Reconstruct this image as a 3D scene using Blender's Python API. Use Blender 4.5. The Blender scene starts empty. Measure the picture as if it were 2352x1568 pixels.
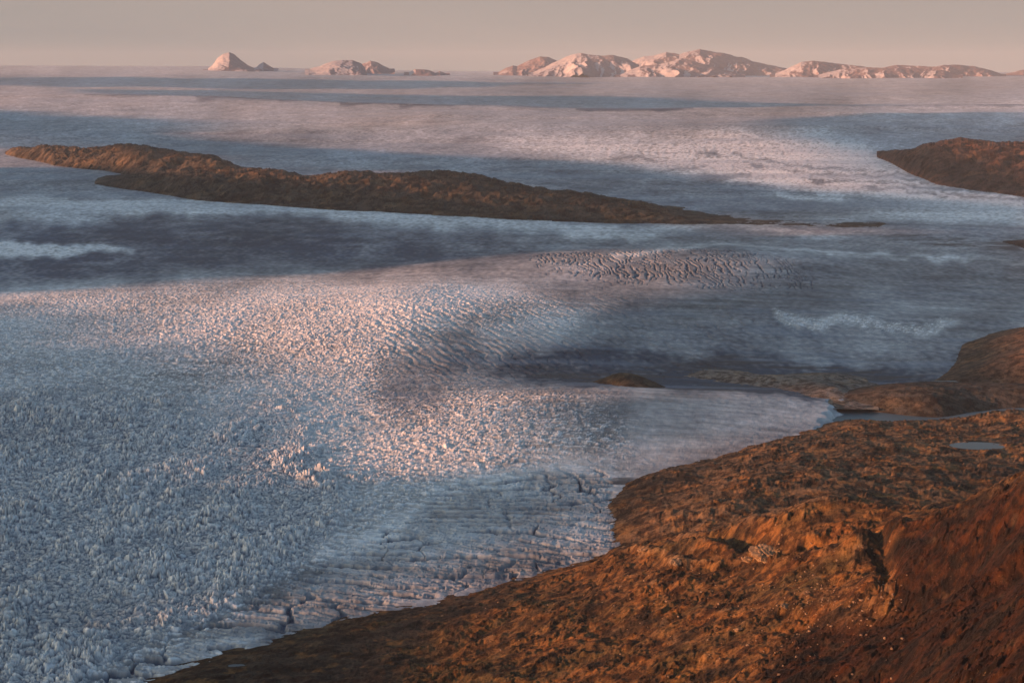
import bpy, math, random
import numpy as np

random.seed(5)
import time; _t0 = time.time()
def tick(n): print('TICK', n, round(time.time() - _t0, 1))
F = 3730.0; CX = 1176.0; YH = 161.0; H = 1000.0   # photo measured on a 2352 x 1568 raster
Q = 1.0                                            # mesh density
SUN_EL = math.radians(7.5); SUN_AZ = math.atan2(-1.0, -0.30)
SUND = np.array([math.sin(SUN_AZ) * math.cos(SUN_EL), math.cos(SUN_AZ) * math.cos(SUN_EL), math.sin(SUN_EL)])
scene = bpy.context.scene
col = scene.collection

# ------------------------------------------------------------------ noise
_r = np.random.RandomState(11)
PERM = _r.permutation(1024); PERM = np.concatenate([PERM, PERM]).astype(np.int32)
_a = _r.rand(1024) * 2 * np.pi
GX = np.cos(_a).astype(np.float32); GY = np.sin(_a).astype(np.float32)
R1 = _r.rand(1024).astype(np.float32); R2 = _r.rand(1024).astype(np.float32); R3 = _r.rand(1024).astype(np.float32)

def hsh(xi, yi, s):
    return PERM[PERM[(xi + s * 37) & 1023] + ((yi + s * 101) & 1023)]

def perlin(x, y, s=0):
    x0 = np.floor(x); y0 = np.floor(y)
    fx = (x - x0).astype(np.float32); fy = (y - y0).astype(np.float32)
    xi = x0.astype(np.int32); yi = y0.astype(np.int32)
    u = fx * fx * fx * (fx * (fx * 6 - 15) + 10); v = fy * fy * fy * (fy * (fy * 6 - 15) + 10)
    def g(dx, dy):
        h = hsh(xi + dx, yi + dy, s)
        return GX[h] * (fx - dx) + GY[h] * (fy - dy)
    a = g(0, 0); a += u * (g(1, 0) - a)
    b = g(0, 1); b += u * (g(1, 1) - b)
    return (a + v * (b - a)) * 1.5

def fbm(x, y, n=4, s=0, g=0.5, ridge=False):
    t = 0; a = 1.0; tot = 0
    for i in range(n):
        p = perlin(x, y, s + i)
        if ridge: p = 1 - 2 * np.abs(p)
        t = t + a * p; tot += a; a *= g
        x, y = x * 1.83 + y * 0.82, y * 1.83 - x * 0.82
    return t / tot

def worley(x, y, s=0):
    x0 = np.floor(x).astype(np.int32); y0 = np.floor(y).astype(np.int32)
    fx = (x - x0).astype(np.float32); fy = (y - y0).astype(np.float32)
    f1 = np.full(fx.shape, 9, np.float32); f2 = f1.copy(); idr = np.zeros(fx.shape, np.float32)
    for dx in (-1, 0, 1):
        for dy in (-1, 0, 1):
            h = hsh(x0 + dx, y0 + dy, s)
            d = (fx - dx - R1[h]) ** 2 + (fy - dy - R2[h]) ** 2
            n = d < f1
            f2 = np.where(n, f1, np.minimum(f2, d)); idr = np.where(n, R3[h], idr); f1 = np.where(n, d, f1)
    return np.sqrt(f1), np.sqrt(f2), idr

def sstep(a, b, x):
    t = np.clip((x - a) / (b - a), 0, 1); return t * t * (3 - 2 * t)

# --------------------------------------------------------- ground-plan maps
def blur(A, r):
    if r <= 0: return A
    k = int(r * 3) + 1
    g = np.exp(-0.5 * (np.arange(-k, k + 1) / r) ** 2); g /= g.sum()
    P = np.pad(A, k, mode='edge')
    P = np.apply_along_axis(lambda m: np.convolve(m, g, 'valid'), 0, P)
    return np.apply_along_axis(lambda m: np.convolve(m, g, 'valid'), 1, P)

class Map:
    S = 6.0; U0 = -600; V0 = 140; NX = 600; NY = 300
    yy, xx = np.mgrid[0:300, 0:600]
    uu = xx * S + U0; vv = yy * S + V0
    def __init__(s, base): s.a = np.full((s.NY, s.NX), float(base))
    def poly(s, pts, val, r=12, mode='mix'):
        m = np.zeros(s.a.shape, bool); n = len(pts)
        for i in range(n):
            x1, y1 = pts[i]; x2, y2 = pts[(i + 1) % n]
            if y1 == y2: continue
            c = (s.vv >= min(y1, y2)) & (s.vv < max(y1, y2))
            m ^= c & (s.uu < x1 + (s.vv - y1) * (x2 - x1) / (y2 - y1))
        w = blur(m.astype(float), r / s.S)
        s.a = s.a * (1 - w) + val * w if mode == 'mix' else s.a + val * w
    def blob(s, u, v, ru, rv, val, rot=0):
        c, t = math.cos(math.radians(rot)), math.sin(math.radians(rot))
        du = (s.uu - u) * c + (s.vv - v) * t; dv = -(s.uu - u) * t + (s.vv - v) * c
        s.a = s.a + val * np.exp(-(du / ru) ** 2 - (dv / rv) ** 2)
    def get(s, u, v):
        x = np.clip((u - s.U0) / s.S, 0, s.NX - 1.001); y = np.clip((v - s.V0) / s.S, 0, s.NY - 1.001)
        xi = x.astype(np.int32); yi = y.astype(np.int32); fx = x - xi; fy = y - yi; A = s.a
        return ((A[yi, xi] * (1 - fx) + A[yi, xi + 1] * fx) * (1 - fy) + (A[yi + 1, xi] * (1 - fx) + A[yi + 1, xi + 1] * fx) * fy)

PD = [0, 6000, 8000, 10000, 14000, 20000, 30000, 45000, 60000, 75000, 95000]
PZ = [0, 0, 22, 62, 140, 252, 425, 655, 850, 965, 900]
_dd = np.linspace(0, 95000, 2000); _zz = np.interp(_dd, PD, PZ)
_k = np.exp(-0.5 * (np.arange(-60, 61) / 22.0) ** 2); _k /= _k.sum()
_zz = np.convolve(np.pad(_zz, 60, mode='edge'), _k, 'valid')
def zbase(u, D):
    z = np.interp(D, _dd, _zz)
    tilt = np.interp(u, [-700, 0, 480, 900, 1300, 2352, 3000], [330, 250, 215, 10, -45, -70, -70])
    return z + tilt * np.clip(D / 75000, 0, 1) ** 1.6
def v_of(u, D): return YH + F * (H - zbase(u, D)) / D
_Dt = np.geomspace(800, 90000, 3000)
def D_of(u, v):
    vt = v_of(np.full(_Dt.shape, float(u)), _Dt)
    return float(np.interp(-v, -vt, _Dt))
def ground(u, v):
    D = D_of(u, v); return ((u - CX) / F * D, D, float(zbase(np.array(float(u)), np.array(D))))

# ------------------------------------------------------------------ helpers
def grid_mesh(name, X, Y, Z, mat, keep=None, attrs=None, smooth=True):
    nr, nc = X.shape
    co = np.stack([X, Y, Z], -1).reshape(-1, 3).astype(np.float32)
    i = np.arange((nr - 1) * nc).reshape(nr - 1, nc)[:, :-1].ravel()
    q = np.stack([i, i + 1, i + 1 + nc, i + nc], -1)
    if keep is not None:
        k = keep.ravel(); q = q[k[q].any(axis=1)]
        used = np.zeros(co.shape[0], bool); used[q.ravel()] = True
        re = np.cumsum(used) - 1; co = co[used]; q = re[q]
    else: used = None
    me = bpy.data.meshes.new(name)
    me.vertices.add(len(co)); me.vertices.foreach_set('co', co.ravel())
    me.loops.add(q.size); me.loops.foreach_set('vertex_index', q.ravel().astype(np.int32))
    me.polygons.add(len(q)); me.polygons.foreach_set('loop_start', np.arange(0, q.size, 4, dtype=np.int32))
    me.update(calc_edges=True)
    if smooth: me.polygons.foreach_set('use_smooth', np.ones(len(q), bool))
    for an, av in (attrs or {}).items():
        if av.ndim == 3:
            a = me.attributes.new(an, 'FLOAT_COLOR', 'POINT')
            d = np.ones((av.shape[0] * av.shape[1], 4), np.float32); d[:, :3] = av.reshape(-1, 3)
            if used is not None: d = d[used]
            a.data.foreach_set('color', d.ravel())
        else:
            a = me.attributes.new(an, 'FLOAT', 'POINT'); d = av.astype(np.float32).ravel()
            if used is not None: d = d[used]
            a.data.foreach_set('value', d)
    me.materials.append(mat)
    o = bpy.data.objects.new(name, me); col.objects.link(o)
    return o

def struct(o, kind='structure'): o['kind'] = kind; return o

class NT:
    def __init__(s, name):
        s.m = bpy.data.materials.new(name); s.m.use_nodes = True; s.t = s.m.node_tree
        s.b = s.t.nodes['Principled BSDF']
    def n(s, t, **k):
        x = s.t.nodes.new(t)
        for a, v in k.items():
            if a.startswith('i_'): x.inputs[a[2:].replace('_', ' ')].default_value = v
            else: setattr(x, a, v)
        return x
    def l(s, a, b): s.t.links.new(a, b)
    def noise(s, scale, detail=6, rough=.6, vec=None, dist=0.0):
        x = s.n('ShaderNodeTexNoise', i_Scale=scale, i_Detail=detail, i_Roughness=rough, i_Distortion=dist)
        s.l(vec or s.co, x.inputs['Vector']); return x.outputs['Fac']
    def coord(s):
        g = s.n('ShaderNodeNewGeometry'); s.co = g.outputs['Position']; return s.co
    def ramp(s, f, a, b, c0=0.0, c1=1.0):
        x = s.n('ShaderNodeMapRange'); x.interpolation_type = 'SMOOTHSTEP'
        s.l(f, x.inputs[0])
        for i, v in enumerate((a, b, c0, c1)): x.inputs[i + 1].default_value = v
        return x.outputs[0]
    def mix(s, f, a, b, mode='MIX'):
        x = s.n('ShaderNodeMix', data_type='RGBA', blend_type=mode)
        for sock, v in ((x.inputs[0], f), (x.inputs[6], a), (x.inputs[7], b)):
            if hasattr(v, 'links') or hasattr(v, 'is_linked'): s.l(v, sock)
            else: sock.default_value = v
        return x.outputs[2]

def mat_ice():
    m = NT('glacier_ice'); m.coord()
    at = m.n('ShaderNodeAttribute', attribute_name='tone').outputs['Color']
    n1 = m.noise(.05, 6, .65); n2 = m.noise(.35, 4, .6)
    c = m.mix(m.ramp(n1, .35, .68), at, (.80, .86, .93, 1), 'MULTIPLY')
    m.l(c, m.b.inputs['Base Color'])
    m.b.inputs['Roughness'].default_value = .75
    m.b.inputs['Specular IOR Level'].default_value = .2
    b = m.n('ShaderNodeBump'); b.inputs['Strength'].default_value = .4; b.inputs['Distance'].default_value = .9
    m.l(n1, b.inputs['Height'])
    b2 = m.n('ShaderNodeBump'); b2.inputs['Strength'].default_value = .6; b2.inputs['Distance'].default_value = 1.2
    m.l(n2, b2.inputs['Height']); m.l(b.outputs[0], b2.inputs['Normal'])
    m.l(b2.outputs[0], m.b.inputs['Normal'])
    return m.m

def mat_land(name, scale=1.0, bump=3.0):
    m = NT(name); m.coord()
    at = m.n('ShaderNodeAttribute', attribute_name='tone').outputs['Color']
    n1 = m.noise(.035 * scale, 8, .7, dist=.1); n2 = m.noise(.16 * scale, 6, .7); n3 = m.noise(.011 * scale, 5, .6)
    c = m.mix(m.ramp(n1, .42, .60), at, (.30, .27, .26, 1), 'MULTIPLY')
    c = m.mix(m.ramp(n3, .50, .62, 0, .6), c, (1.7, 1.35, .95, 1), 'MULTIPLY')
    c = m.mix(m.ramp(n2, .52, .64, 0, .8), c, (.45, .40, .36, 1), 'MULTIPLY')
    n4 = m.noise(.42 * scale, 3, .7)
    c = m.mix(m.ramp(n4, .64, .72, 0, .6), c, (.22, .15, .09, 1))
    m.l(c, m.b.inputs['Base Color'])
    m.b.inputs['Roughness'].default_value = .95; m.b.inputs['Specular IOR Level'].default_value = .1
    b = m.n('ShaderNodeBump'); b.inputs['Strength'].default_value = 1; b.inputs['Distance'].default_value = bump * 2 / scale
    m.l(n1, b.inputs['Height'])
    b2 = m.n('ShaderNodeBump'); b2.inputs['Strength'].default_value = 1; b2.inputs['Distance'].default_value = bump * .6 / scale
    m.l(n2, b2.inputs['Height']); m.l(b.outputs[0], b2.inputs['Normal'])
    m.l(b2.outputs[0], m.b.inputs['Normal'])
    return m.m

def rgb(a, w): return np.asarray(a, np.float32)[None, None, :] * w[..., None]
def lerpc(c, target, w): return c * (1 - w[..., None]) + np.asarray(target, np.float32) * w[..., None]

# ------------------------------------------------------------ land surfaces
class RBF:
    def __init__(s, pts, smooth=2e-3):
        P = np.array(pts, float); s.P = P[:, :2] / 1000
        n = len(P); K = s.k(np.linalg.norm(s.P[:, None] - s.P[None], axis=2)) + np.eye(n) * smooth
        A = np.zeros((n + 3, n + 3)); A[:n, :n] = K; A[:n, n] = 1; A[:n, n + 1:] = s.P
        A[n:, :n] = A[:n, n:].T
        s.w = np.linalg.solve(A, np.concatenate([P[:, 2], [0, 0, 0]]))
    @staticmethod
    def k(r): return r ** 2 * np.log(r + 1e-9) * .35 - r * .25
    def __call__(s, X, Y):
        key = (X.shape, float(X.ravel()[7]), float(Y.ravel()[-7]))
        if getattr(s, 'key', None) == key: return s.val.copy()
        s.key = key; s.val = s.ev(X, Y); return s.val.copy()
    def ev(s, X, Y):
        sh = X.shape; X = X.ravel() / 1000; Y = Y.ravel() / 1000
        z = s.w[-3] + s.w[-2] * X + s.w[-1] * Y
        for i in range(len(s.P)):
            z += s.w[i] * s.k(np.hypot(X - s.P[i, 0], Y - s.P[i, 1]))
        return z.reshape(sh)

def P3(u, v, z): D = (H - z) * F / (v - YH); return ((u - CX) / F * D, D, z)
def PD3(u, D, z): return ((u - CX) / F * D, D, z)

SHORE = [(350,1568),(600,1482),(800,1432),(1000,1382),(1230,1325),(1330,1296),(1430,1256),(1425,1212),(1408,1155),(1450,1110),(1520,1086),(1650,1037),(1760,1006),(1880,980)]
near_pts = [P3(u, v, 2) for u, v in SHORE]
near_pts += [P3(u, v, -60) for u, v in [(200,1560),(420,1490),(700,1395),(900,1345),(1130,1290),(1290,1235),(1325,1150),(1385,1075),(1500,1040),(1640,992),(1800,950)]]
near_pts += [PD3(1960,4700,-22), PD3(2100,4640,-22), PD3(2200,4660,-22), PD3(2352,4740,-22), PD3(2600,4800,-22), PD3(2000,5000,-60), PD3(2300,5100,-60), PD3(2600,5100,-60)]
near_pts += [P3(u, v, z) for u, v, z in [(1980,964,22),(2120,966,38),(2250,958,42),(2352,948,46),
  (1500,1180,25),(1600,1120,38),(1700,1062,38),(1620,1180,52),(1750,1100,66),(1900,1040,62),(1860,1110,72),(2000,1040,66),(2200,1000,50),(2352,1005,60),(2100,1100,78),(2320,1070,78),
  (1600,1226,98),(1750,1186,174),(1880,1148,232),(1960,1150,238),(2050,1168,248),
  (1000,1480,18),(1230,1420,55),(1300,1350,42),(1500,1300,98),(1500,1400,118),(1750,1270,172),(1750,1400,182),(1500,1568,122),(1000,1568,48),(700,1540,20),(1950,1300,232),(1900,1450,222),(1990,1240,262),
  (2040,1240,236),(2050,1320,246),
  (2110,1198,300),(2200,1162,365),(2352,1112,455),(2200,1300,338),(2352,1250,440),(2100,1400,282),(2200,1370,318),(2352,1335,405),
  (2352,1395,515),(2150,1445,392),(2000,1500,322),(2352,1568,560),(2050,1568,345),(1800,1568,262)]]
near_pts += [PD3(1880,3120,98),PD3(1960,3110,102),PD3(2050,3080,108),PD3(1740,3200,78),PD3(1660,3250,66),PD3(1560,3290,45),PD3(2300,3050,110),
  PD3(2700,2000,560),PD3(2800,2700,350),PD3(2800,3500,120),PD3(2800,4500,60),PD3(2352,1000,640),PD3(2352,550,720),PD3(1176,900,330),PD3(1700,1500,290),PD3(1000,1700,120),PD3(300,2200,0),PD3(-100,2100,-60)]
near_rbf = RBF(near_pts)

def rough_land(X, Y, z, amp=1.0, s=40, lam=320.):
    X = X + (np.clip(near_rbf(X, Y), 0, 700) * 1.1 if s == 40 else 0)
    a = math.radians(24)
    Xr = X * math.cos(a) + Y * math.sin(a); Yr = -X * math.sin(a) + Y * math.cos(a)
    wx = X + 40 * perlin(X / 150, Y / 150, s + 9); wy = Y + 40 * perlin(X / 150, Y / 150, s + 10)
    n = 19 * fbm(wx / lam, wy / lam, 4, s, .5)
    hiw = sstep(270, 360, z) if s == 40 else 0.
    n += (1 - .8 * hiw) * 6.5 * fbm(Xr / 105, Yr / 72, 4, s + 5, .6, True) + hiw * 5 * fbm(X / 62, Y / 75, 4, s + 25, .62)
    n += 2.4 * fbm(X / 34, Y / 30, 4, s + 12, .62, True)
    bx = X + 9 * perlin(X / 24, Y / 24, s + 30); by = Y + 9 * perlin(X / 24, Y / 24, s + 31)
    ledge = sstep(-.25, .3, perlin(X / 110, Y / 90, s + 33))
    b1, b2, bid = worley((bx * .9 + by * .44) / 30, (by * .9 - bx * .44) / 17, s + 20)
    n += ledge * 6.0 * (bid - .3) * sstep(0, .25, b2 - b1)
    b1, b2, bid = worley(bx / 9.5, by / 7.5, s + 21)
    n += (.25 + .75 * ledge) * 2.2 * bid ** 2 * sstep(0, .4, b2 - b1) * np.clip(1.2 - b1, 0, 1)
    return z + amp * n

def polyd(X, Y, pts):
    best = np.full(X.shape, 1e9); sgn = np.zeros(X.shape)
    for (x1, y1), (x2, y2) in zip(pts[:-1], pts[1:]):
        L2 = (x2 - x1) ** 2 + (y2 - y1) ** 2; t = np.clip(((X - x1) * (x2 - x1) + (Y - y1) * (y2 - y1)) / L2, 0, 1)
        d = np.hypot(X - x1 - t * (x2 - x1), Y - y1 - t * (y2 - y1)); c = (x2 - x1) * (Y - y1) - (y2 - y1) * (X - x1)
        sgn = np.where(d < best, np.sign(c), sgn); best = np.minimum(best, d)
    return best, sgn
SCARP = [P3(*p)[:2] for p in [(1440,1268,40),(1520,1262,85),(1600,1262,118),(1700,1264,165),(1760,1262,188),(1850,1256,215),(1930,1246,238),(1990,1230,255)]]
GULLY = [P3(*p)[:2] for p in [(2010,1225,262),(2016,1260,258),(2030,1300,252),(2045,1345,244),(2030,1400,240)]]
def near_z(X, Y, fine=True):
    z = near_rbf(X, Y)
    wob = 14 * perlin(X / 60, Y / 60, 160) + 6 * perlin(X / 20, Y / 20, 161)
    d, sg = polyd(X, Y, SCARP); e = d * sg + wob
    z = z + 11 * np.exp(-((e + 22) / 34) ** 2) - 24 * np.exp(-((e - 30) / 26) ** 2)
    d, sg = polyd(X, Y, GULLY); e = d * sg + wob * .5
    z = z - 17 * np.exp(-((np.abs(e) / 15) ** 2)) + 8 * np.exp(-((e - 34) / 22) ** 2)
    w = sstep(-25, 45, z) * .75 + .25
    z = rough_land(X, Y, z, 1.0 * w, 40)
    return z

WHITE = np.array([.84, .86, .86]); BLUE = np.array([.038, .058, .094])

# ------------------------------------------------------------------ ice maps
DARK = Map(.74)      # how bare, blue and smooth the ice is, plus painted shade and sunlit patches
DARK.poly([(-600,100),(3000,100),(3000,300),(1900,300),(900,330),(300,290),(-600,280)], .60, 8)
DARK.poly([(200,226),(500,236),(1000,256),(1400,260),(2200,255),(2400,254),(2400,262),(1400,267),(1000,263),(500,243),(200,236)], 1.1, 2.5)  # shade behind the swell crest, painted as a thin dark strip
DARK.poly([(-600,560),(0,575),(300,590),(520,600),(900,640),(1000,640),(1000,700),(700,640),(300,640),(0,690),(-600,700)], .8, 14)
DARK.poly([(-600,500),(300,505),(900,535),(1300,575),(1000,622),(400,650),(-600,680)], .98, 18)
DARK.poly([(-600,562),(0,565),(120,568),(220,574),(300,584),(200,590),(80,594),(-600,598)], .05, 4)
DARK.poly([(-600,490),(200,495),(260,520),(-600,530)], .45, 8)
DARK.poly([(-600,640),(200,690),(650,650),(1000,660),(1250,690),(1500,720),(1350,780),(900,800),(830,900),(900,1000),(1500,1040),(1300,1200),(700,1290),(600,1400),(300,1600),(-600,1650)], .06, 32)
DARK.poly([(1180,830),(1330,790),(1700,810),(2100,850),(2300,800),(2300,900),(1900,925),(1500,905),(1250,892),(1120,870)], .95, 16)
DARK.poly([(1150,830),(1450,800),(1700,825),(2150,850),(2150,900),(1900,920),(1500,905),(1250,885)], 1.15, 12)
DARK.poly([(1300,560),(2352,560),(2900,560),(2900,760),(2250,790),(1500,800),(1300,760),(1450,700),(1200,650)], .72, 18)
DARK.poly([(1450,910),(1950,930),(1900,985),(1640,1035),(1450,1100),(1330,1080),(1480,1000)], .5, 14)
DARK.blob(720,790,230,75,-.6,-8); DARK.blob(1100,985,260,60,-.5,-6); DARK.blob(760,1180,300,110,-.2)  # first two blobs paint the sunlit patches whiter
DARK.blob(250,830,240,50,.22)
DARK.poly([(1000,1150),(1400,1100),(1430,1250),(900,1370),(400,1540),(100,1600),(600,1370),(900,1250)], .55, 18)
DARK.poly([(1150,330),(1500,370),(1900,450),(2400,480),(2400,560),(1700,520),(1300,440),(1100,380)], .80, 12)
DARK.poly([(1100,330),(1400,320),(1900,310),(2000,350),(2100,420),(2352,465),(2352,485),(1900,440),(1600,400),(1350,370)], .10, 12)
DARK.poly([(-600,270),(0,280),(600,320),(1000,370),(900,400),(500,380),(200,340),(-600,330)], .72, 10)
DARK.poly([(-600,180),(0,185),(600,200),(1400,215),(1300,258),(600,240),(-600,215)], .62, 6)
DARK.poly([(-600,150),(3000,150),(3000,180),(-600,172)], .5, 4)
for q in range(9):
    a0 = 1250 + 60 * q; v0 = 352 + 12 * q
    DARK.poly([(a0, v0), (a0 + 330, v0 - 9), (a0 + 620, v0 + 16), (a0 + 900, v0 + 48), (a0 + 600, v0 + 23), (a0 + 300, v0 - 3)], .85 if q % 2 else .05, 3)
DARK.poly([(1780,505),(2000,480),(2352,470),(2900,480),(2900,520),(2100,506)], .25, 10)
DARK.poly([(1780,736),(2150,745),(2200,760),(1800,752)], .0, 5)
DARK.poly([(1400,583),(1900,585),(2352,600),(2352,608),(1900,596),(1400,596)], .15, 4)
DARK.poly([(-600,455),(500,468),(1100,505),(1700,530),(2000,545),(1500,545),(900,520),(-600,475)], .25, 5)
DEB_DARK = Map(0.0)       # rock debris on the ice; wider patches only deepen the dark hollow
DEB_DARK.poly([(1620,822),(1800,824),(2100,850),(2200,862),(2180,892),(1960,900),(1840,880),(1620,840)], 1.0, 7)
DEB_DARK.poly([(1480,876),(1620,890),(1700,912),(1500,906),(1430,880)], .95, 5)
DEB_DARK.poly([(1840,900),(1900,900),(1900,925),(1850,922)], 1.0, 5)
DEB_DARK.poly([(2180,870),(2260,800),(2230,780),(2200,790),(2180,820),(2170,860)], .5, 8)
DEB_DARK.poly([(1900,540),(2352,560),(2352,590),(2200,580),(2000,556)], .55, 7)
DEB_DARK.poly([(1180,856),(1450,822),(1750,812),(2150,852),(2200,895),(1950,908),(1500,906),(1280,886)], .72, 12)
DEB_DARK.poly([(1480,842),(1750,822),(2150,860),(2180,895),(1900,905),(1560,900)], .30, 14)
DEB_DARK.poly([(1000,815),(1500,790),(1650,815),(1400,850),(1150,850)], .25, 18)
DEB_DARK.poly([(1400,1070),(1470,1090),(1440,1130),(1400,1140)], .4, 8)
ROUGH = Map(.13)     # seracs and broken ice
ROUGH.poly([(-600,700),(0,700),(600,655),(1000,660),(1400,720),(950,800),(850,900),(1400,940),(1450,1040),(1100,1120),(800,1250),(300,1600),(-600,1650)], .55, 24)
ROUGH.poly([(-600,900),(300,920),(700,980),(820,1150),(700,1300),(200,1650),(-600,1650)], 1.1, 50)
ROUGH.poly([(-600,562),(0,565),(120,568),(220,574),(300,584),(200,590),(80,594),(-600,598)], .7, 5)
ROUGH.poly([(1450,900),(1950,930),(1900,985),(1640,1035),(1480,1080),(1480,1000)], .05, 18)
ROUGH.poly([(1780,738),(2150,745),(2200,758),(1800,752)], .7, 6)
ROUGH.poly([(1100,330),(1900,310),(2100,420),(1900,440),(1350,370)], .6, 20)
LOBE = Map(0.0)      # patch of diagonal crevasses
LOBE.poly([(1200,604),(1400,592),(1650,596),(1870,640),(1880,670),(1700,668),(1450,650),(1230,625)], 1.0, 17)
SIDE = Map(0.0)      # long open cracks near the land
SIDE.poly([(1050,1120),(1400,1080),(1430,1260),(900,1390),(350,1568),(100,1600),(700,1330)], 1.0, 25)
DIAG = Map(0.0)
DIAG.poly([(880,730),(1250,690),(1550,690),(1950,760),(1500,880),(1000,870),(860,810)], 1.0, 26)
SLOPE = Map(0.0)     # west-east tilt of the ice, degrees, + faces the sun
SLOPE.poly([(150,680),(650,650),(1000,660),(950,800),(600,820),(300,740)], 1.3, 26)
SLOPE.poly([(600,690),(900,690),(940,760),(860,850),(600,830)], 3.4, 24)
SLOPE.poly([(1150,795),(1500,750),(1900,790),(2050,880),(1500,905),(1150,885),(980,840)], -1.6, 26)
SLOPE.poly([(820,930),(1100,890),(1450,930),(1450,1030),(1100,1070),(850,1090)], 3.0, 26)
SLOPE.poly([(1500,920),(1900,930),(1850,980),(1560,1040),(1480,1000)], -1.0, 20)
SLOPE.poly([(900,600),(1700,585),(1800,610),(1500,640),(950,650)], 1.8, 12)
SLOPE.poly([(1700,600),(2500,600),(2500,760),(1800,720)], -.8, 20)
SLOPE.poly([(200,560),(900,570),(1000,610),(300,640),(-300,650)], -.6, 14)
SLOPE.poly([(500,290),(1500,300),(1900,310),(1900,350),(1200,340),(500,325)], 1.2, 8)

def ice_z(U, D, X, Y, V, stepx=None, detail=True):
    z = zbase(U, D)
    lo = z * 0
    # rolling swells, broad and gentle
    f = sstep(9000, 20000, D)
    lo += f * (40 * fbm(X / 9000 + 3, Y / 4200, 2, 3) + 26 * fbm(X / 4200, Y / 1900, 2, 7) + 9 * fbm(X / 1500, Y / 700, 2, 8)) + sstep(14000, 21000, D) * (34 * perlin(X / 3600, Y / 2600, 305) + 14 * perlin(X / 1700, Y / 1500, 306))
    lo += sstep(2500, 4500, D) * (1 - f) * 9 * fbm(X / 900, Y / 700, 2, 21)
    return z + lo * (1 - sstep(50000, 62000, D) * .8)

# rows and columns of the fan
vr = np.concatenate([np.arange(2400, 1640, -12.), np.arange(1640, 950, -1.35 / Q), np.arange(950, 300, -1.0 / Q), np.arange(300, 166, -.55 / Q)])
vt = v_of(np.full(_Dt.shape, 1100.), _Dt)
Dr = np.interp(-vr, -vt, _Dt)
Dr = np.concatenate([Dr, np.linspace(Dr[-1] * 1.02, 92000, 60)])
uc = np.concatenate([np.arange(-1500, -160, 20), np.arange(-160, 2500, 1.45 / Q), np.arange(2500, 3400, 20)])
U, D = np.meshgrid(uc, Dr)
X = (U - CX) / F * D; Y = D
V = v_of(U, D)
Zi = ice_z(U, D, X, Y, V)
# tilt integrated along the row so lit flanks rise toward the right
sl = np.tan(np.radians(SLOPE.get(U, V)))
dx = np.gradient(X, axis=1)
hh = np.zeros_like(X); acc = np.zeros(X.shape[0])
for j in range(X.shape[1]):
    acc = (acc + 1.5 * sl[:, j] * dx[:, j]) * np.exp(-dx[:, j] / (900 + .06 * Dr)); hh[:, j] = acc
Zi += hh
# nearer bulge that hides the hollow behind it
def bump_line(pts, h, wu, wv):
    pu = [p[0] for p in pts]; pv = [p[1] for p in pts]
    Dl = np.array([D_of(a, b) for a, b in pts])
    Dc = np.interp(U, pu, Dl); e = sstep(pu[0] - wu, pu[0] + wu, U) * (1 - sstep(pu[-1] - wu, pu[-1] + wu, U))
    t = (D - Dc) / wv
    return h * e * np.exp(-np.where(t > 0, t * 1.5, t * .8) ** 2)
Zi += bump_line([(1300,890),(1600,915),(1900,940)], 4, 200, 300)
Zi += bump_line([(-600,470),(300,478),(900,505),(1400,528),(1900,535),(2352,545)], 26, 200, 900)
Zi += bump_line([(900,620),(1500,595),(2000,600)], 22, 200, 600)
Zi += bump_line([(-200,236),(500,241),(1000,262),(1700,268),(2600,262)], 130, 300, 3000)
Zi += bump_line([(-900,205),(300,210)], 110, 300, 3000)
ISM = Zi.copy()                                     # smooth ice, for standing things on it

w1 = fbm(X / (.09 * D + 60), Y / (.12 * D + 60), 4, 170, .6); w2 = fbm(X / (.05 * D + 60), Y / (.08 * D + 60), 4, 175, .6)
Um = U + 70 * w1; Vm = V + np.clip((V - 161) * .10, 3, 60) * w2
def ice_at(Xq, Dq):
    uq = CX + F * Xq / Dq
    fi = np.clip(np.interp(Dq, Dr, np.arange(len(Dr))), 0, len(Dr) - 1.001); fj = np.clip(np.interp(uq, uc, np.arange(len(uc))), 0, len(uc) - 1.001)
    i = fi.astype(int); j = fj.astype(int); a = fi - i; b = fj - j
    return (ISM[i, j] * (1 - b) + ISM[i, j + 1] * b) * (1 - a) + (ISM[i + 1, j] * (1 - b) + ISM[i + 1, j + 1] * b) * a
dk = np.clip(DARK.get(Um, Vm), 0, 1); rg = ROUGH.get(Um, Vm); db = np.clip(DEB_DARK.get(U, V), 0, 1)
lb = LOBE.get(U, V); sd = SIDE.get(U, V); dg = DIAG.get(Um, Vm)
edge = perlin(X / 300, Y / 500, 77) * .45 + perlin(X / 90, Y / 140, 78) * .35 + .5 * perlin(X / 26, Y / 44, 79) * (1 - sstep(6000, 12000, D))
near = 1 - sstep(5500, 9000, D)
def cracks(A, B, spacing, length, wd, s, wave=.9):
    """Flowing, roughly parallel open cracks across direction A, broken up along B."""
    ph = A / spacing + wave * perlin(B / (spacing * 7), A / (spacing * 7), s) + .35 * perlin(B / (spacing * 1.6), A / (spacing * 1.6), s + 1) + .10 * perlin(B / (spacing * .35), A / (spacing * .35), s + 2)
    k = np.floor(ph); fr = np.abs(ph - k - .5)
    m = perlin(B / length + k * 7.31, k * 3.77 + .5, s + 3)
    ww = wd * sstep(-.45, .15, m)
    return 1 - sstep(ww * .45, ww + 1e-3, fr)
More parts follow.
